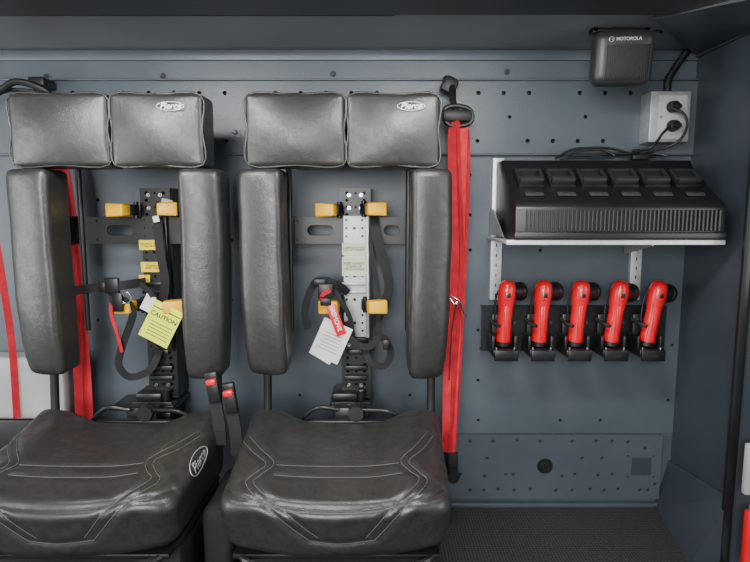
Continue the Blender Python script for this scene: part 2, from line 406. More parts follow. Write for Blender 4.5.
STITCH = [
 [(276, 465), (300, 466), (335, 466.5), (370, 466), (399, 463)],
 [(273, 475), (300, 477), (335, 477.5), (372, 477), (402, 473)],
 [(250, 437), (260, 448), (274, 463), (262, 474), (254, 483), (270, 500), (300, 525), (318, 538)],
 [(242, 440), (253, 452), (266, 464), (254, 474), (246, 484), (262, 503), (290, 527), (310, 541)],
 [(426, 433), (416, 445), (401, 460), (410, 471), (419, 480), (400, 500), (380, 522), (366, 538)],
 [(433, 436), (423, 449), (409, 461), (418, 471), (427, 482), (410, 502), (390, 524), (375, 540)],
 [(310, 541), (340, 544), (375, 540)],
 [(226, 490), (245, 499), (290, 507), (335, 510), (380, 507), (425, 499), (444, 490)],
]
def build_seat(dx, label):
    X = SX2+dx
    R = root("fire_seat", (X, -0.45, 0.0), label, "seat", "black leather cab seats")
    b = pad_bm(0.515, 0.41, 0.158, 0.036, 72, cushion_deform, 0.0025)
    for v in b.verts: v.co += CC+Vector((X, 0, 0))
    bmesh.ops.recalc_face_normals(b, faces=b.faces[:])
    bv = BVHTree.FromBMesh(b)
    def cast(pl, k=8):
        pp = []
        for q in catmull([Vector((a, c_, 0)) for a, c_ in pl], k):
            hit = bv.ray_cast(CAM+Vector((dx, 0, 0)), ray(q.x, q.y).normalized())
            if hit[0] is not None: pp.append((hit[0], hit[1]))
        return pp
    seam = []
    for pl in STITCH: seam += [q[0] for q in cast(pl, 14)]
    kd = KDTree(len(seam))
    for i, q in enumerate(seam): kd.insert(q, i)
    kd.balance(); b.normal_update()
    off = {}
    for v in b.verts:
        d = kd.find(v.co)[2]
        off[v.index] = -v.normal*(0.0036*math.exp(-(d/0.0065)**2) - 0.0018*math.exp(-((d-0.018)/0.012)**2))
    b.verts.index_update()
    for v in b.verts: v.co += off[v.index]
    bv = BVHTree.FromBMesh(b)
    g = G(M_lea); g.add(b); g.done("seat_cushion", R, "broad black leather cushion with double stitching", 60)
    g = G(M_thread, M_seam)
    for si, pl in enumerate(STITCH):
        pp = [q[0]+q[1]*0.0003 for q in cast(pl)]
        if len(pp) > 3:
            if si < 7: g.tube(pp, 0.0010, 0, 0, seg=6)
            g.tube([q+Vector((0.0, 0.0018, -0.0014)) for q in pp], 0.0022, 1, 0, seg=6)
    g.done("stitching", R)
    if dx != 0:
        hit = bv.ray_cast(CAM, ray(199, 461).normalized())
        g = G(M_silver)
        n = hit[1]; o = hit[0]
        n = Vector((n.x, n.y*0.3, n.z)).normalized()
        ax = (Vector((0, 1, 0.15)) - n*n.dot(Vector((0, 1, 0.15)))).normalized(); ay = n.cross(ax)
        M = Matrix((( ax.x, ay.x, n.x, o.x), (ax.y, ay.y, n.y, o.y), (ax.z, ay.z, n.z, o.z), (0, 0, 0, 1)))
        def drape(v):
            w = M @ v; h = bv.ray_cast(w+n*0.05, -n); return (h[0]+n*0.0014) if h[0] is not None else w
        ring = [drape(Vector((0.056*math.cos(a), 0.020*math.sin(a), 0))) for a in [2*math.pi*i/48 for i in range(48)]]
        g.tube(ring, 0.0012, 0, 0, True, 6)
        me = text_mesh("Pierce", 0.032, Matrix.Identity(4), 0, 0.35, 0.0005)
        for v in me.vertices: v.co = drape(v.co.copy())
        g.addmesh(me); g.done("logo_badge", R, "silver oval script emblem")
    for k, (xa, xb) in enumerate([(244, 346), (346, 441)]):
        a = W(xa+0.5, 130, .34).x; c = W(xb-0.5, 130, .34).x; zt_ = W(343, 92, .34).z; zb_ = W(343, 167, .34).z
        def df(c_, H):
            u = c_.x/H.x; w = c_.z/H.z
            f = 0.5-c_.y/(2*H.y)
            y = c_.y-0.018*f*(1-u*u)*(1-w*w)
            return Vector((c_.x*(1-0.010*w*w), y, c_.z*(1-0.010*u*u)))
        b = pad_bm(c-a, 0.10, zt_-zb_, 0.012, 30, df, 0.0022, k)
        for v in b.verts: v.co += Vector(((a+c)/2+dx, -0.287, (zt_+zb_)/2))
        g = G(M_lea, M_seam); g.add(b)
        hw = (c-a)/2-0.006; hz = (zt_-zb_)/2-0.006
        cx = (a+c)/2+dx; cz = (zt_+zb_)/2
        g.tube([(cx-hw, -0.332, cz-hz), (cx, -0.334, cz-hz-0.001), (cx+hw, -0.332, cz-hz), (cx+hw+0.001, -0.334, cz), (cx+hw, -0.332, cz+hz), (cx, -0.334, cz+hz+0.001), (cx-hw, -0.332, cz+hz), (cx-hw-0.001, -0.334, cz)], 0.0025, 0, 4, True, 8)
        g.done("head_pad", R, None, 60)
    g = G(M_silver)
    c = W(411, 106, 0.355, dx)
    oval = [c+Vector((0.034*math.cos(a), 0.0, 0.0105*math.sin(a))) for a in [2*math.pi*i/32 for i in range(32)]]
    g.tube(oval, 0.0009, 0, 0, True, 6)
    g.addmesh(text_mesh("Pierce", 0.021, facing(c), 0.0004, 0.35, 0.0003)); g.done("logo_badge", R, "silver oval script emblem")
    for k, (xa, xb, ya, yb) in enumerate([(238, 284, 168, 377), (410, 452, 168, 381)]):
        ym = (ya+yb)/2
        a = W(xa, ym, .335).x; c = W(xb, ym, .335).x; zt_ = W(343, ya, .335).z; zb_ = W(343, yb, .335).z
        sg = -1 if k == 0 else 1
        def df(c_, H):
            u = c_.x/H.x; w = c_.z/H.z
            f = 0.5-c_.y/(2*H.y)
            x = c_.x*(1-0.12*max(0, -w)**3*1.0) + sg*0.004*w - sg*0.004*(w*w)
            y = c_.y-0.011*f*(1-abs(u)**2.5) + 0.02*f*max(0, -w)**4 + sg*u*0.010*f
            return Vector((x, y, c_.z*(1-0.012*u*u)))
        b = pad_bm(c-a, 0.105, zt_-zb_, 0.017, 30, df, 0.0025, k+5)
        for v in b.verts: v.co += Vector(((a+c)/2+dx, -0.282, (zt_+zb_)/2))
        g = G(M_lea); g.add(b); g.done("side_bolster", R, None, 60)
    for xa, ya in [(268, 372), (431, 375)]:
        g = G(M_blk)
        t_ = W(xa, ya, .26, dx); bt = W(xa, 408, .26, dx); 
        g.cyl(t_+Vector((0, 0, 0.03)), Vector((bt.x, -0.27, 0.36)), 0.0115, seg=16)
        g.cyl(Vector((bt.x, -0.27, 0.405)), Vector((bt.x, -0.27, 0.375)), 0.017, seg=16)
        g.done("post", R)
    g = G(M_blk)
    for xa in (288, 409):
        t_ = W(xa, 130, .17, dx)
        g.cyl(Vector((t_.x, -0.17, t_.z)), Vector((t_.x, -0.17, W(xa, 330, .17).z)), 0.008, seg=12)
    g.tube([(X-0.2, -0.17, 1.22), (X, -0.17, 1.22), (X+0.2, -0.17, 1.22)], 0.01, 0, 2)
    for sx in (-0.15, 0.15):
        g.cyl((X+sx, -0.25, 1.2), (X+sx, -0.0, 1.2), 0.01)
    g.done("seat_frame", R)
    g = G(M_blk)
    g.tube([(X-0.235, -0.28, 0.235), (X-0.235, -0.5, 0.23), (X-0.22, -0.61, 0.226), (X-0.17, -0.66, 0.222), (X, -0.675, 0.22), (X+0.17, -0.66, 0.222), (X+0.22, -0.61, 0.226), (X+0.235, -0.5, 0.23), (X+0.235, -0.28, 0.235)], 0.009)
    g.box((X, -0.45, 0.228), (0.46, 0.38, 0.012), 0.003)
    g.done("base_tube", R)
    g = G(M_fabric)
    g.box((X, -0.40, 0.111), (0.46, 0.34, 0.222), 0.01)
    g.done("seat_riser", R, "black boxed riser under the cushion")
    g = G(M_blk, M_chrome)
    g.box((X-0.01, -0.235, 0.34), (0.36, 0.02, 0.1), 0.006)
    g.box((X+0.01, -0.215, 0.40), (0.09, 0.04, 0.05), 0.008)
    g.cyl((X+0.03, -0.225, 0.415), (X+0.03, -0.262, 0.415), 0.022, seg=20)
    g.tube([(X-0.13, -0.24, 0.39), (X-0.08, -0.25, 0.43), (X-0.02, -0.24, 0.42)], 0.006)
    g.tube([(X+0.17, -0.24, 0.39), (X+0.12, -0.25, 0.42), (X+0.05, -0.24, 0.42)], 0.006)
    g.done("recline_hinge", R)
    return R
build_seat(SH, "black leather cab seat beside the buckle stalks, fluorescent tag behind")
build_seat(0.0, "black leather cab seat next to the red shoulder belt")

# ---------------------------------------------------------------- air-pack brackets
def bracket(dx, v2):
    base = W(357, 400, .05, dx)
    R = root("air_tank_bracket", (base.x, 0, base.z), "black steel air tank bracket, yellow clamps, " + ("white card tag" if v2 else "fluorescent yellow tag"), "bracket", "wall mounted air tank brackets")
    P = 0.10
    def q(x, y, p=P): return XZ(x, y, p, dx)
    g = G(M_blk, M_chrome)
    xc = q(356, 290)[0]; hw = 0.043
    zt_ = q(356, 188)[1]; zb_ = q(356, 398)[1]
    holes = []
    z = zt_-0.015; i = 0
    while z > zb_+0.01:
        for sx in (-0.026, 0, 0.026):
            if i % 2 == 0 or sx: holes.append(circ(xc+sx, z, 0.0048 if sx else 0.0035, 10))
        z -= 0.021; i += 1
    g.addmesh(plate_mesh([(xc-hw, zb_), (xc+hw, zb_), (xc+hw, zt_), (xc-hw, zt_)], holes, P, 0.004))
    g.box((xc-hw, -P/2-0.002, (zt_+zb_)/2), (0.004, P-0.006, zt_-zb_)); g.box((xc+hw, -P/2-0.002, (zt_+zb_)/2), (0.004, P-0.006, zt_-zb_))
    g.box((xc, -0.06, (zt_+zb_)/2), (0.05, 0.004, zt_-zb_-0.02))
    g.done("mounting_column", R)
    g = G(M_galv if v2 else M_blk)
    za = q(356, 216)[1]; zc = q(356, 336 if v2 else 350)[1]
    holes = []
    z = za-0.012; i = 0
    while z > zc+0.008:
        for sx in (-0.024, 0.024): holes.append(circ(xc-0.004+sx, z, 0.004, 10))
        if i % 3 == 1: holes.append(circ(xc-0.004, z, 0.005, 10))
        z -= 0.024; i += 1
    g.addmesh(plate_mesh([(xc-0.036, zc), (xc+0.030, zc), (xc+0.030, za), (xc-0.036, za)], holes, P+0.012, 0.003))
    g.box((xc+0.036, -P-0.012, (za+zc)/2), (0.010, 0.03, za-zc), 0.002, 0)
    g.done("slider_plate", R, "bare galvanised perforated plate" if v2 else None)
    for (x, y) in [(349, 195), (361, 195), (349, 208), (361, 208), (349, 345), (361, 345), (349, 385), (361, 385)]:
        c = q(x, y, P+0.002); g = G(M_chrome); g.bolt((c[0], -P, c[1]), 0.0042, 0, 0.006); g.done("bolt", R)
    for y in (292, 284):
        c = q(354, y, P+0.02); g = G(M_galv if v2 else M_blk); g.box((c[0], -P-0.018, c[1]), (0.075, 0.012, 0.011), 0.002); g.done("ratchet_bar", R)
    for y in (340, 352, 368, 378):
        c = q(356, y, P+0.01); g = G(M_blk); g.box((c[0], -P-0.008, c[1]), (0.07 if y != 352 else 0.05, 0.014, 0.016), 0.003); g.done("ratchet_bar", R)
    g = G(M_blk)
    a = q(291, 217, .12); b_ = q(411, 244, .12)
    if not v2: a = (a[0]-0.06, a[1])
    zm = (a[1]+b_[1])/2
    hs = [slot(q(320, 229, .12)[0], zm, 0.080, 0.032), slot(q(392, 229, .12)[0], zm, 0.05, 0.032), circ(q(297, 222, .12)[0], a[1]-0.012, 0.004, 8), circ(q(297, 240, .12)[0], b_[1]+0.012, 0.004, 8)]
    g.addmesh(plate_mesh([(a[0], b_[1]), (b_[0], b_[1]), (b_[0], a[1]), (a[0], a[1])], hs, .108, 0.005))
    g.box((a[0]+0.004, -0.105, zm), (0.01, 0.06, 0.085), 0.002); g.box((b_[0]-0.004, -0.105, zm), (0.01, 0.06, 0.085), 0.002)
    g.done("cross_bar", R)
    for (x, y, sg) in [(326, 210, -1), (376, 209, 1), (329, 307, -1), (377, 307, 1)]:
        c = q(x, y, .17)
        def tp(co):
            if co.x*sg < 0: co.z *= 0.86
        g = G(M_yel)
        g.box((c[0], -0.165, c[1]), (0.056, 0.040, 0.041), 0.005, 0, Matrix.Rotation(sg*0.25, 3, 'Z'), 3, tp)
        g.done("clamp", R, "yellow rubber clamp finger")
        g = G(M_blk)
        g.box((c[0]-sg*0.026, -0.135, c[1]), (0.036, 0.03, 0.032), 0.004, 0, Matrix.Rotation(sg*0.5, 3, 'Z'))
        g.cyl((c[0]-sg*0.036, -0.125, c[1]-0.024), (c[0]-sg*0.036, -0.125, c[1]+0.024), 0.007)
        g.done("clamp_arm", R)
    g = G(M_blk, M_chrome)
    zf = q(355, 405, .14)[1]
    xf = q(351, 405, .14)[0]
    g.box((xf, -0.09, zf), (0.13, 0.14, 0.008), 0.002)
    g.box((xf, -0.155, zf+0.004), (0.12, 0.008, 0.022), 0.002)
    g.box((xf-0.02, -0.09, zf+0.02), (0.08, 0.09, 0.03), 0.008)
    g.box((xf, -0.03, zf-0.03), (0.09, 0.05, 0.06), 0.004)
    for sx in (-0.045, 0.045): g.box((xf+sx, -0.075, zf-0.04), (0.006, 0.11, 0.075), 0.001)
    g.cyl((xf+0.03, -0.12, zf+0.008), (xf+0.03, -0.12, zf+0.04), 0.012)
    g.box((xf+0.005, -0.15, zf-0.035), (0.1, 0.02, 0.035), 0.004)
    if not v2: g.box((xf-0.03, -0.10, zf-0.006), (0.2, 0.13, 0.008), 0.002)
    g.done("foot_tray", R)
    def Q(x, y, p): return W(x, y, p)
    def strap(pts, w, m=M_blkweb, lab=None, t=0.003):
        g = G(m); g.strap(pts, w, t); g.done("strap", R, lab)
    def label_plate(x0, y0, x1, y1, p, m, txt, size):
        g = G(m, M_ink); g.pbox(x0, y0, x1, y1, p, 0.0012, 0, 0)
        c = W((x0+x1)/2, (y0+y1)/2, p+0.0006)
        g.addmesh(text_mesh(txt, size, facing(c), 0.0003), 1); g.done("warning_label", R, "printed label with small text")
    if v2:
        label_plate(342, 243, 366, 255, .116, M_green, "LUBRICATE HERE\nDO NOT PAINT", 0.0085)
        label_plate(342, 257, 366, 276, .116, M_green, "KEEP HANDS\nCLEAR OF\nMECHANISM", 0.0105)
        strap([Q(374, 216, .125), Q(376, 235, .15), Q(384, 262, .16), Q(389, 290, .16), Q(377, 318, .14), Q(369, 322, .12)], 0.028)
        strap([Q(372, 222, .12), Q(371, 250, .15), Q(379, 300, .15), Q(374, 345, .15), Q(362, 352, .13)], 0.014)
        strap([Q(345, 322, .15), Q(352, 340, .18), Q(368, 347, .19), Q(381, 336, .19), Q(391, 352, .18), Q(384, 366, .18), Q(370, 362, .18), Q(366, 350, .17)], 0.020)
        strap([Q(348, 293, .14), Q(336, 284, .17), Q(318, 281, .18), Q(308, 297, .18), Q(305, 315, .18), Q(308, 329, .18)], 0.022)
        strap([Q(330, 284, .17), Q(340, 300, .18), Q(350, 318, .17), Q(354, 345, .15)], 0.014)
        g = G(M_plastic)
        g.pbox(318, 284, 333, 299, .20, .016, .004); g.pbox(320, 298, 331, 306, .197, .010, .003); g.pbox(313, 279, 326, 286, .195, .012, .003)
        g.done("buckle", R)
        g = G(M_plastic); g.pbox(383, 340, 390, 350, .195, .012, .003); g.done("buckle", R)
        g = G(M_white, M_ink, M_amber)
        c = W(331, 341, .185); Rm = Matrix.Rotation(math.radians(24), 3, 'Y')
        g.box(c, (0.090, 0.0012, 0.115), 0, 0, Rm); g.box(c+Vector((-0.006, 0, -0.006)), (0.07, 0.0014, 0.11), 0, 0, Matrix.Rotation(math.radians(32), 3, 'Y'))
        for k in range(6): 
            g.box(c+Rm@Vector((0.0, -0.001, 0.02-k*0.010)), (0.06 if k % 2 else 0.05, 0.0008, 0.0014), 0, 1, Rm)
        g.done("card_tag", R, "white folded instruction card")
        g = G(M_red, M_white)
        c = W(336, 320, .192); 
        g.box(c, (0.028, 0.0014, 0.095), 0.0005, 0, Matrix.Rotation(math.radians(-20), 3, 'Y'))
        g.addmesh(text_mesh("REMOVE", 0.018, facing(c+Vector((0, -0.0012, 0)), math.radians(70)), 0.0003, 0, 0.0003), 1)
        g.done("ribbon_tag", R, "red ribbon tag with white lettering")
        g = G(M_redweb); g.strap([Q(327, 305, .19), Q(322, 296, .2), Q(330, 290, .205)], 0.012); g.done("ribbon_tag", R, "thin red ribbon")
    else:
        label_plate(139, 240, 166, 250, .118, M_label, "DO NOT REMOVE\nTHIS BRACKET", 0.0085)
        label_plate(141, 262, 166, 272, .118, M_label, "WARNING\nKEEP CLEAR", 0.009)
        label_plate(139, 275, 150, 283, .118, M_label, "!", 0.018)
        g = G(M_white, M_green, M_ink)
        c = W(166, 206, .15); g.box(c, (0.032, 0.001, 0.04), 0, 1, Matrix.Rotation(0.25, 3, 'Y')); g.box(W(156, 219, .15), (0.018, 0.001, 0.018), 0, 0, Matrix.Rotation(-0.2, 3, 'Y'))
        g.done("card_tag", R, "pale green sticker")
        strap([Q(72, 291, .16), Q(95, 288, .19), Q(118, 286, .20), Q(146, 282, .15)], 0.026, t=0.004)
        strap([Q(112, 290, .19), Q(114, 302, .195), Q(124, 300, .19), Q(133, 312, .18), Q(128, 330, .17), Q(121, 350, .17), Q(119, 366, .17), Q(130, 377, .16), Q(150, 370, .15), Q(160, 350, .13)], 0.021)
        strap([Q(158, 222, .14), Q(160, 250, .16), Q(165, 280, .16), Q(163, 300, .15), Q(158, 318, .14), Q(152, 335, .13)], 0.026)
        strap([Q(140, 284, .17), Q(150, 292, .18), Q(155, 305, .17), Q(148, 318, .16)], 0.016)
        strap([Q(114, 292, .185), Q(111, 312, .19), Q(117, 332, .19), Q(122, 352, .185)], 0.010, M_redweb, "thin red webbing loop")
        g = G(M_plastic, M_chrome); g.pbox(104, 278, 118, 294, .205, .016, .004); g.pbox(112, 293, 122, 312, .205, .012, .003); g.pbox(98, 282, 106, 292, .203, .012, .003)
        g.done("buckle", R)
        g = G(M_chrome); c = W(126, 298, .2); g.tube([c+Vector((0.014*math.cos(a), 0, 0.016*math.sin(a))) for a in [2*math.pi*i/12 for i in range(12)]], 0.0022, 0, 0, True)
        g.done("ring", R, "chrome split ring")
        g = G(M_lime, M_ink, M_amber)
        c = W(161, 324, .185); A = math.radians(28); Rm = Matrix.Rotation(A, 3, 'Y')
        g.box(c, (0.092, 0.0012, 0.118), 0.0, 0, Rm)
        g.box(c+Rm@Vector((0, -0.001, 0.040)), (0.085, 0.0008, 0.003), 0, 1, Rm); 
        for k in range(5): g.box(c+Rm@Vector((0.004, -0.001, -0.002-k*0.010)), (0.066, 0.0008, 0.0018), 0, 1, Rm)
        g.addmesh(text_mesh("CAUTION", 0.018, facing(c+Rm@Vector((0, -0.001, 0.020)), A), 0.0003, 0, 0.0004), 1)
        g.done("card_tag", R, "fluorescent yellow caution card hung askew")
        g = G(M_white, M_ink); c = W(148, 303, .178); g.box(c, (0.03, 0.001, 0.05), 0, 0, Matrix.Rotation(0.5, 3, 'Y')); g.done("card_tag", R, "small white card")
bracket(0.0, True)
bracket(-0.60, False)

# ---------------------------------------------------------------- seat belts
R = root("seat_belt", W(450, 84, 0.0), "red shoulder belt webbing hanging from a black wall guide", "seat belt", "red seat belts")
g = G(M_rub, M_chrome)
g.bolt(W(447, 84, .012), 0.012, 0, 0.02)
g.tube([W(446, 78, .04), W(452, 88, .07), W(453, 102, .10), W(457, 114, .11)], 0.010)
g.box(W(449, 86, .05), (0.045, 0.05, 0.05), 0.012, 0, Matrix.Rotation(0.5, 3, 'Y'))
g.box(W(457, 116, .12), (0.085, 0.03, 0.035), 0.010, 0)
g.tube([W(444, 118, .12), W(446, 108, .12), W(458, 106, .12), W(470, 110, .12), W(472, 120, .12), W(465, 125, .12), W(450, 125, .12)], 0.007, 0, 4, True)
g.done("belt_guide", R)
g = G(M_redweb)
g.strap([W(463, 120, .115), W(461, 150, .12), W(458, 250, .13), W(454, 350, .15), W(449, 452, .2)], 0.036)
g.strap([W(453, 120, .125), W(452, 160, .13), W(455, 260, .14), W(448, 360, .16), W(446, 452, .21)], 0.026, hint=(-0.6, -1, 0))
g.strap([W(463, 120, .112), W(467, 150, .1), W(464, 250, .11), W(459, 350, .13), W(453, 446, .18)], 0.026, hint=(0.7, -1, 0))
g.strap([W(458, 120, .13), W(459, 150, .137), W(462, 260, .15), W(456, 360, .165), W(450, 452, .215)], 0.014, hint=(0.9, -0.8, 0))
g.done("webbing", R)
g = G(M_rub, M_chrome)
c = W(453, 476, .2); g.cyl(c, c+Vector((0, 0.18, 0)), 0.012); g.cyl(c, c+Vector((0, -0.012, 0)), 0.022, 0.018); g.box(c+Vector((0, 0.01, 0.03)), (0.03, 0.01, 0.08), 0.003)
g.done("belt_anchor", R)
g = G(M_chrome)
g.tube([W(452, 296, .17), W(458, 300, .175), W(462, 307, .17), W(466, 316, .165)], 0.0035)
g.tube([W(450, 298, .17), W(455, 304, .175), W(459, 300, .17)], 0.003)
g.done("clip", R, "small steel clip")
g = G(M_rub); g.tube([W(457, 302, .172), W(452, 330, .18), W(449, 380, .19)], 0.0018); g.done("cord", R, "thin black cord")

R = root("seat_belt", W(40, 84, 0.0), "red belt webbing slanting down behind the black seat", "seat belt", "red seat belts")
g = G(M_rub)
g.bolt(W(40, 86, .012), 0.014, 0, 0.03)
g.tube([W(-20, 92, .12), W(0, 90, .12), W(14, 82, .12), W(30, 84, .11), W(44, 90, .1), W(50, 95, .09)], 0.010)
g.tube([W(-10, 98, .1), W(10, 90, .1), W(36, 92, .08)], 0.006)
g.box(W(42, 84, .05), (0.05, 0.07, 0.03), 0.008)
g.done("belt_guide", R)
g = G(M_redweb)
g.strap([W(46, 98, .07), W(56, 150, .06), W(66, 205, .06), W(76, 300, .06), W(82, 370, .06), W(86, 440, .06)], 0.056)
g.strap([W(44, 98, .08), W(54, 160, .075), W(62, 205, .075), W(75, 300, .075), W(80, 440, .075)], 0.024, hint=(0.5, -1, 0))
g.done("webbing", R)
R = root("seat_belt", W(-2, 230, 0.1), "narrow twisted red belt beside the light grey box", "seat belt", "red seat belts")
g = G(M_redweb); g.strap([W(-20, 150, .11), W(-6, 230, .11), W(4, 290, .11), W(12, 345, .11), W(17, 418, .11)], 0.020, hint=(0.9, -1, 0)); g.done("webbing", R)

for (cx, cy, lab) in [(212, 383, "black belt buckle with red press button beside seat"), (229, 394, "black belt buckle with red press button, standing lower")]:
    c = W(cx, cy, .36)
    R = root("belt_buckle", W(cx+10, 452, .36), lab, "belt buckle", "belt buckles between the seats")
    Rt = Matrix.Rotation(-0.15, 3, 'Y')
    g = G(M_plastic); g.box(c+Vector((0.004, 0, -0.022)), (0.034, 0.020, 0.062), 0.006, 0, Rt); g.box(c+Vector((-0.002, 0.006, 0.014)), (0.034, 0.016, 0.03), 0.005, 0, Rt); g.done("buckle_body", R)
    g = G(M_red); g.box(c+Vector((0, -0.004, 0.004)), (0.026, 0.020, 0.016), 0.004, 0, Rt); g.done("press_button", R, "red plastic button")
    g = G(M_blkweb); g.strap([c+Vector((0.005, 0, -0.04)), c+Vector((0.014, 0.0, -0.10)), c+Vector((0.018, 0, -0.17))], 0.032, 0.008); g.done("stalk", R)
g = G(M_fabric)
b = pad_bm(0.075, 0.24, 0.27, 0.02, 8, None, 0.006, 2)
for v in b.verts: v.co += Vector((-0.385, -0.40, 0.135))
g.add(b); tag(g.done("storage_pouch"), "black fabric pouch standing between the two seats", "pouch")

g = G(M_cloth, M_plastic)
a = W(-60, 362, .1); b_ = W(64, 418, .1)
b = pad_bm(b_.x-a.x, 0.085, a.z-b_.z+0.02, 0.012, 10, None, 0.003, 7)
for v in b.verts: v.co += Vector(((a.x+b_.x)/2, -0.048, (a.z+b_.z)/2))
g.add(b); g.box(((a.x+b_.x)/2, -0.05, b_.z/2-0.005), (b_.x-a.x, 0.09, b_.z-0.01), 0.004, 1)
tag(g.done("storage_box"), "light grey topped storage box against the back wall", "box")

# ---------------------------------------------------------------- shelf + radio charger
R = root("wall_shelf", W(600, 240, 0.0), "aluminium wall shelf on slotted rails under the charger", "shelf")
zs = ZC-0.082
g = G(M_alup); g.box((0.650, -0.145, zs), (0.59, 0.27, 0.010), 0.002); g.box((0.650, -0.278, zs), (0.59, 0.006, 0.013), 0.001); g.done("shelf_board", R)
for (xa, ya, yb) in [(497, 158, 300), (638, 170, 300)]:
    g = G(M_alup, M_dark); g.pbox(xa-5.5, ya, xa+5.5, yb, .022, .020, .002)
    t_ = W(xa, ya, .022).z; bt = W(xa, yb, .022).z; xx = W(xa, (ya+yb)/2, .022).x
    n = 14
    for k in range(n):
        z = bt+(t_-bt)*(k+0.5)/n; g.box((xx, -0.0225, z), (0.003, 0.002, 0.010), 0, 1)
    g.done("rail", R, "slotted pale aluminium rail")
for xx in (0.365, 0.79):
    b = bmesh.new(); pr = [(-0.02, zs-0.005), (-0.20, zs-0.005), (-0.20, zs-0.014), (-0.02, zs-0.05)] if xx > .5 else [(-0.012, zs+0.01), (-0.012, zs+0.09), (-0.05, zs+0.09), (-0.20, zs+0.01)]
    lo = [b.verts.new((xx-0.002, y, z)) for y, z in pr]; hi = [b.verts.new((xx+0.002, y, z)) for y, z in pr]
    b.faces.new(lo); b.faces.new(hi[::-1])
    for i in range(4): b.faces.new((lo[i], hi[i], hi[(i+1) % 4], lo[(i+1) % 4]))
    bmesh.ops.recalc_face_normals(b, faces=b.faces[:]); g = G(M_alu); g.add(b); g.done("shelf_bracket", R)

cx0, cx1 = 0.376, 0.940
R = root("radio_charger", (0.658, -0.16, zs+0.005), "black six pocket two-way radio charger on a shelf", "radio charger")
g = G(M_plastic)
zb0 = zs+0.006
prof = [(-0.03, zb0), (-0.265, zb0), (-0.285, zb0+0.02), (-0.283, ZC+0.012), (-0.272, ZC+0.026), (-0.225, ZC+0.050), (-0.135, ZC+0.115), (-0.115, ZC+0.120), (-0.095, ZC+0.152), (-0.03, ZC+0.152)]
b = bmesh.new()
lo = [b.verts.new((cx0, y, z)) for y, z in prof]; hi = [b.verts.new((cx1, y, z)) for y, z in prof]
b.faces.new(lo); b.faces.new(hi[::-1])
for i in range(len(prof)): b.faces.new((lo[i], hi[i], hi[(i+1) % len(prof)], lo[(i+1) % len(prof)]))
bmesh.ops.recalc_face_normals(b, faces=b.faces[:])
bmesh.ops.bevel(b, geom=b.edges[:], offset=0.004, segments=2, profile=0.5, affect='EDGES')
g.add(b)
g.box(((cx0+cx1)/2, -0.285, zb0+0.012), (cx1-cx0+0.006, 0.012, 0.02), 0.004)
g.done("charger_housing", R)
g = G(M_plastic2)
n = 48
for k in range(n):
    x = cx0+0.03+(cx1-cx0-0.05)*k/(n-1)
    g.box((x, -0.2875, (zb0+0.024+ZC+0.006)/2), (0.0048, 0.009, ZC+0.004-zb0-0.024), 0.0012, 0, None, 1)
g.done("front_grille", R, "row of vertical cooling ribs")
sl = math.atan2(0.065, 0.09)
un = Vector((0, -math.sin(sl), math.cos(sl))); uu = Vector((0, math.cos(sl), math.sin(sl)))
Rsl = Matrix.Rotation(sl, 3, 'X')
for k in range(6):
    x = cx0+0.062+k*0.0885
    c = Vector((x, -0.172, ZC+0.0885))
    g = G(M_plastic, M_dark, M_plastic2, M_lens)
    g.box(c+un*0.002, (0.074, 0.080, 0.018), 0.006, 0, Rsl)
    g.box(c+un*0.0115+uu*0.006, (0.050, 0.050, 0.002), 0.0005, 1, Rsl)
    g.box(c+un*0.018-uu*0.024, (0.068, 0.018, 0.020), 0.007, 2, Rsl)
    g.box(c+un*0.012+uu*0.034, (0.060, 0.008, 0.012), 0.003, 2, Rsl)
    for sx in (-0.033, 0.033): g.box(c+un*0.014+uu*0.006+Vector((sx, 0, 0)), (0.010, 0.055, 0.016), 0.004, 2, Rsl)  # side strips in lighter grey: pocket highlights put into the colour
    g.box(Vector((x, -0.2365, ZC+0.049)), (0.05, 0.016, 0.004), 0.0015, 3, Rsl)
    g.box(Vector((x, -0.2375, ZC+0.0515)), (0.022, 0.002, 0.0008), 0, 2, Rsl)
    g.done("charging_pocket", R)
g = G(M_rub)
zt_ = ZC+0.157
def C(px, dz, p): 
    v = W(px, 150, p); return Vector((v.x, -p, zt_+dz))
g.tube([C(560, 0.0, .08), C(575, .02, .08), C(600, .028, .07), C(615, .008, .08), C(600, .002, .085), C(570, .004, .085), C(560, .0, .08)], 0.0035)
g.tube([C(556, .004, .06), C(572, .03, .055), C(590, .036, .05), C(612, .034, .05), C(640, .012, .05), C(655, .01, .05)], 0.0038)
g.tube([C(565, .01, .07), C(590, .012, .07), C(620, .018, .06), C(650, .02, .06), C(668, .01, .08)], 0.0035)
g.tube([W(670, 126, .10), W(662, 134, .11), W(658, 140, .1), W(650, 148, .08), W(632, 151, .07)], 0.004)
g.tube([W(672, 108, .10), W(684, 114, .12), W(687, 126, .12), W(680, 140, .1), W(664, 148, .08), W(640, 153, .07)], 0.004)
g.box(C(640, .008, .05), (0.05, 0.025, 0.016), 0.004)
g.done("power_cord", R, "coiled black power cords")

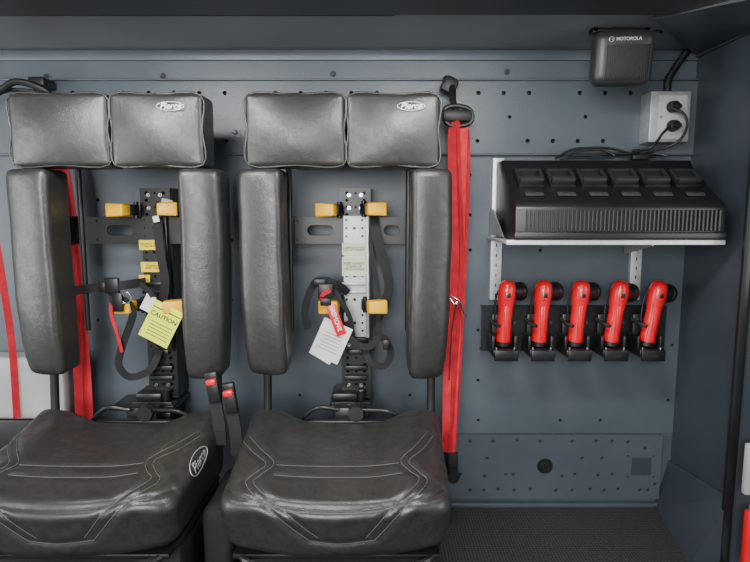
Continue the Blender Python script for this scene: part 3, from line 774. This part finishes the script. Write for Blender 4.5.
# ---------------------------------------------------------------- outlet box
R = root("power_outlet", W(669, 115, 0.0), "grey metal outlet box with two black plugs", "power outlet")
g = G(M_galv); g.pbox(650, 91, 690, 142, .075, .073, .003); g.done("junction_box", R)
g = G(M_outlet, M_dark, M_chrome)
g.pbox(658, 95, 687, 139, .079, .004, .002)
for y in (106, 127): 
    c = W(673, y, .079); g.cyl(c, c+Vector((0, -0.004, 0)), 0.024, 0.023, 24, 0)
g.bolt(W(661, 117, .079), 0.003, 2, 0.002)
g.done("receptacle", R)
for y in (107, 126):
    c = W(672, y, .083)
    g = G(M_rub); g.cyl(c, c+Vector((0, -0.022, 0)), 0.018, 0.015, 20, 0, 0.002); g.cyl(c+Vector((0, -0.02, 0)), c+Vector((0.004, -0.04, -0.004)), 0.010, 0.006); g.done("plug", R)
g = G(M_rub)
c0 = [W(667, 93, .04), W(668, 80, .04), W(675, 68, .03), W(682, 58, .02), W(686, 52, .012)]
g.tube(c0, 0.009)
for q in catmull(c0, 5):
    g.cyl(q-Vector((0, 0, 0.002)), q+Vector((0.001, 0, 0.002)), 0.0115, seg=12)
g.done("conduit", R, "black corrugated conduit")

# ---------------------------------------------------------------- speaker
c = W(621, 59, .22)
R = root("speaker", c+Vector((0, 0, 0.16)), "black square speaker with slatted grille hung below ceiling", "speaker")
Rt = Matrix.Rotation(math.radians(-6), 3, 'Z') @ Matrix.Rotation(math.radians(8), 3, 'X')
g = G(M_plastic2)
g.box(c, (0.156, 0.065, 0.142), 0.026, 0, Rt, 5); g.box(c+Rt@Vector((0, 0.04, 0)), (0.13, 0.04, 0.12), 0.012, 0, Rt, 3)
g.done("speaker_body", R)
g = G(M_plastic)
for k in range(24):
    x = -0.046+k*0.0047
    g.box(c+Rt@Vector((x, -0.0335, -0.012)), (0.0022, 0.004, 0.088), 0, 0, Rt)
g.done("grille", R)
g = G(M_silver)
g.addmesh(text_mesh("MOTOROLA", 0.0115, Matrix.Translation(c) @ Rt.to_4x4() @ Matrix.Translation((0.006, -0.034, 0.046)) @ Matrix.Rotation(math.pi/2, 4, 'X'), 0.0003, 0, 0.0003))
o_ = c+Rt@Vector((-0.038, -0.034, 0.046))
g.tube([o_+Rt@Vector((0.006*math.cos(a), 0, 0.006*math.sin(a))) for a in [2*math.pi*i/16 for i in range(16)]], 0.0007, 0, 0, True, 6)
g.tube([o_+Rt@Vector(v) for v in [(-0.004, 0, -0.003), (-0.002, 0, 0.003), (0, 0, -0.001), (0.002, 0, 0.003), (0.004, 0, -0.003)]], 0.0006, 0, 0, False, 6)
g.done("logo", R, "small silver round emblem and lettering")
g = G(M_blk)
top = CZ
for sx in (-0.07, 0.07):
    a = c+Vector((sx, 0.02, 0)); g.box((a.x, a.y, (a.z+0.05+top)/2+0.01), (0.014, 0.03, top-a.z-0.07), 0.001)
g.box((c.x, c.y+0.02, min(top-0.006, c.z+0.10)), (0.154, 0.03, 0.008), 0.002)
g.box((c.x, c.y+0.02, (c.z+0.08+top)/2), (0.05, 0.03, max(0.01, top-c.z-0.08)), 0.002)
g.done("mounting_bracket", R)
g = G(M_rub); g.tube([c+Vector((0.06, 0.05, 0.07)), c+Vector((0.09, 0.05, 0.09)), c+Vector((0.11, 0.03, 0.08)), Vector((c.x+0.13, c.y+0.05, top))], 0.003); g.done("cable", R)

# ---------------------------------------------------------------- flashlight rack
R = root("charging_rack", W(577, 330, 0.0), "black steel rail holding five flashlight chargers", "rack")
g = G(M_blk)
a = XZ(482, 307, .03); b_ = XZ(664, 350, .03)
hs = [circ(a[0]+0.012, (a[1]+b_[1])/2, 0.005, 10), circ(a[0]+0.012, a[1]-0.012, 0.004, 10), circ(b_[0]-0.012, a[1]-0.012, 0.004, 10)]
g.addmesh(plate_mesh([(a[0], b_[1]), (b_[0], b_[1]), (b_[0], a[1]), (a[0], a[1])], hs, .03, 0.005))
g.box(((a[0]+b_[0])/2, -0.018, a[1]), (b_[0]-a[0], 0.03, 0.004)); g.box(((a[0]+b_[0])/2, -0.018, b_[1]), (b_[0]-a[0], 0.03, 0.004))
g.done("back_rail", R)
FX = [W(505, 330, .12).x+k*(W(651, 330, .12).x-W(505, 330, .12).x)/4 for k in range(5)]
FZ = W(575, 348, .12).z
g = G(M_plastic, M_dark, M_chrome)
X = FX[0]
g.box((X+0.002, -0.085, FZ-0.014), (0.080, 0.105, 0.026), 0.006)
g.box((X+0.002, -0.138, FZ-0.020), (0.072, 0.008, 0.034), 0.003)
g.box((X+0.002, -0.045, FZ+0.045), (0.060, 0.026, 0.10), 0.006)
for sx in (-0.034, 0.034):
    g.box((X+sx, -0.085, FZ+0.012), (0.009, 0.07, 0.05), 0.003)
    g.cyl((X+sx*0.8, -0.130, FZ-0.003), (X+sx*0.8, -0.130, FZ+0.005), 0.004, mi=2)
g.box((X, -0.1425, FZ-0.02), (0.03, 0.002, 0.008), 0, 1)
cr = g.done("charger_cradle", R, "black plastic charging cradle")
g = G(M_plastic2)
g.tube([(X-0.03, -0.06, FZ+0.075), (X-0.034, -0.11, FZ+0.075), (X-0.02, -0.135, FZ+0.07)], 0.005)
g.tube([(X+0.03, -0.06, FZ+0.075), (X+0.034, -0.10, FZ+0.075)], 0.005)
g.box((X, -0.055, FZ+0.075), (0.07, 0.012, 0.012), 0.003)
cr2 = g.done("retaining_clip", cr)
Rf = root("flashlight", (FX[0], -0.095, FZ+0.004), "red right-angle flashlight upright in charging cradle", "flashlight", "red flashlights on the rack")
g = G(M_red)
M = Matrix.Translation((X, -0.095, FZ+0.004)) @ Matrix.Rotation(math.radians(3), 4, 'Y') 
g.lathe([(0.018, 0.0), (0.022, 0.003), (0.023, 0.02), (0.0215, 0.06), (0.0215, 0.11), (0.024, 0.13), (0.0268, 0.152), (0.0266, 0.174), (0.023, 0.190), (0.015, 0.199), (0.004, 0.202)], M, 28)
g.box(M @ Vector((0, -0.0215, 0.07)), (0.012, 0.006, 0.11), 0.002, 0)
g.box(M @ Vector((0, -0.022, 0.155)), (0.02, 0.012, 0.03), 0.005, 0)
fb = [g.done("flashlight_body", Rf)]
g = G(M_plastic, M_lens, M_chrome)
h0 = M @ Vector((0.006, 0.004, 0.164)); hd = Vector((0.85, 0.5, 0.0)).normalized()
g.cyl(h0, h0+hd*0.038, 0.0235, 0.026, 24); g.cyl(h0+hd*0.038, h0+hd*0.052, 0.029, 0.029, 28, 0, 0.002); g.cyl(h0+hd*0.052, h0+hd*0.0535, 0.024, 0.024, 28, 1)
fb.append(g.done("lamp_head", Rf, "black bezel and lens"))
g = G(M_plastic)
g.box(M @ Vector((0, -0.027, 0.158)), (0.012, 0.006, 0.014), 0.002)
fb.append(g.done("switch", Rf, "black rubber button"))
g = G(M_plastic)
g.cyl(M @ Vector((0, 0, 0.012)), M @ Vector((0, 0, -0.001)), 0.0235)
fb.append(g.done("base_cap", Rf, "black rubber base cap"))
g = G(M_plastic); g.tube([M @ Vector((-0.014, 0.012, 0.18)), M @ Vector((-0.028, 0.015, 0.15)), M @ Vector((-0.029, 0.012, 0.09)), M @ Vector((-0.022, 0.01, 0.05))], 0.003)
fb.append(g.done("belt_clip", Rf))
tilts = [0, 0, 1.5, 4, 6]
for k in range(1, 5):
    off = Vector((FX[k]-FX[0], 0, 0))
    c2 = cr.copy(); COL.objects.link(c2); c2.parent = R; c2.location = cr.location+off
    c3 = cr2.copy(); COL.objects.link(c3); c3.parent = c2
    n = Rf.copy(); COL.objects.link(n); n.location = Rf.location+off
    n.rotation_euler = (0, math.radians(tilts[k]), 0)
    if k >= 3: n["label"] = "red right-angle flashlight leaning slightly in its charging cradle"
    for o in fb:
        c2 = o.copy(); COL.objects.link(c2); c2.parent = n

# ---------------------------------------------------------------- light + camera
def area(name, loc, target, size, energy, col=(1, 1, 1), sy=None):
    l = bpy.data.lights.new(name, 'AREA'); l.energy = energy; l.size = size; l.color = col
    if sy: l.shape = 'RECTANGLE'; l.size_y = sy
    o = bpy.data.objects.new(name, l); COL.objects.link(o); o.location = loc
    o.rotation_euler = (Vector(target)-Vector(loc)).to_track_quat('-Z', 'Y').to_euler()
    return o
area("dome_light", (0.25, -0.85, 1.44), (0.3, -0.3, 0.2), 0.4, 14, (1, 0.985, 0.96), 0.2)
area("dome_light", (-0.65, -0.85, 1.44), (-0.55, -0.4, 0), 0.4, 14, (1, 0.985, 0.96), 0.2)
area("open_doorway_light", (-0.6, -3.4, 1.35), (0, 0, 0.9), 1.4, 100, (1.0, 0.99, 0.98), 1.1)
area("side_doorway_light", (2.0, -1.6, 1.0), (-0.2, -0.1, 0.8), 1.0, 14, (0.97, 0.985, 1.0))
area("side_doorway_light", (-2.3, -1.4, 0.9), (-0.2, -0.1, 0.9), 1.0, 26, (0.97, 0.985, 1.0))
w = bpy.data.worlds.new("World"); bpy.context.scene.world = w; w.use_nodes = True
w.node_tree.nodes["Background"].inputs[0].default_value = (0.93, 0.96, 1.0, 1); w.node_tree.nodes["Background"].inputs[1].default_value = 0.5
cd = bpy.data.cameras.new("Camera"); cd.sensor_width = 36; cd.lens = F*36/750; cd.clip_start = 0.02
co = bpy.data.objects.new("Camera", cd); COL.objects.link(co); co.location = CAM
co.rotation_euler = (math.radians(90)-TH, 0, 0)
bpy.context.scene.camera = co
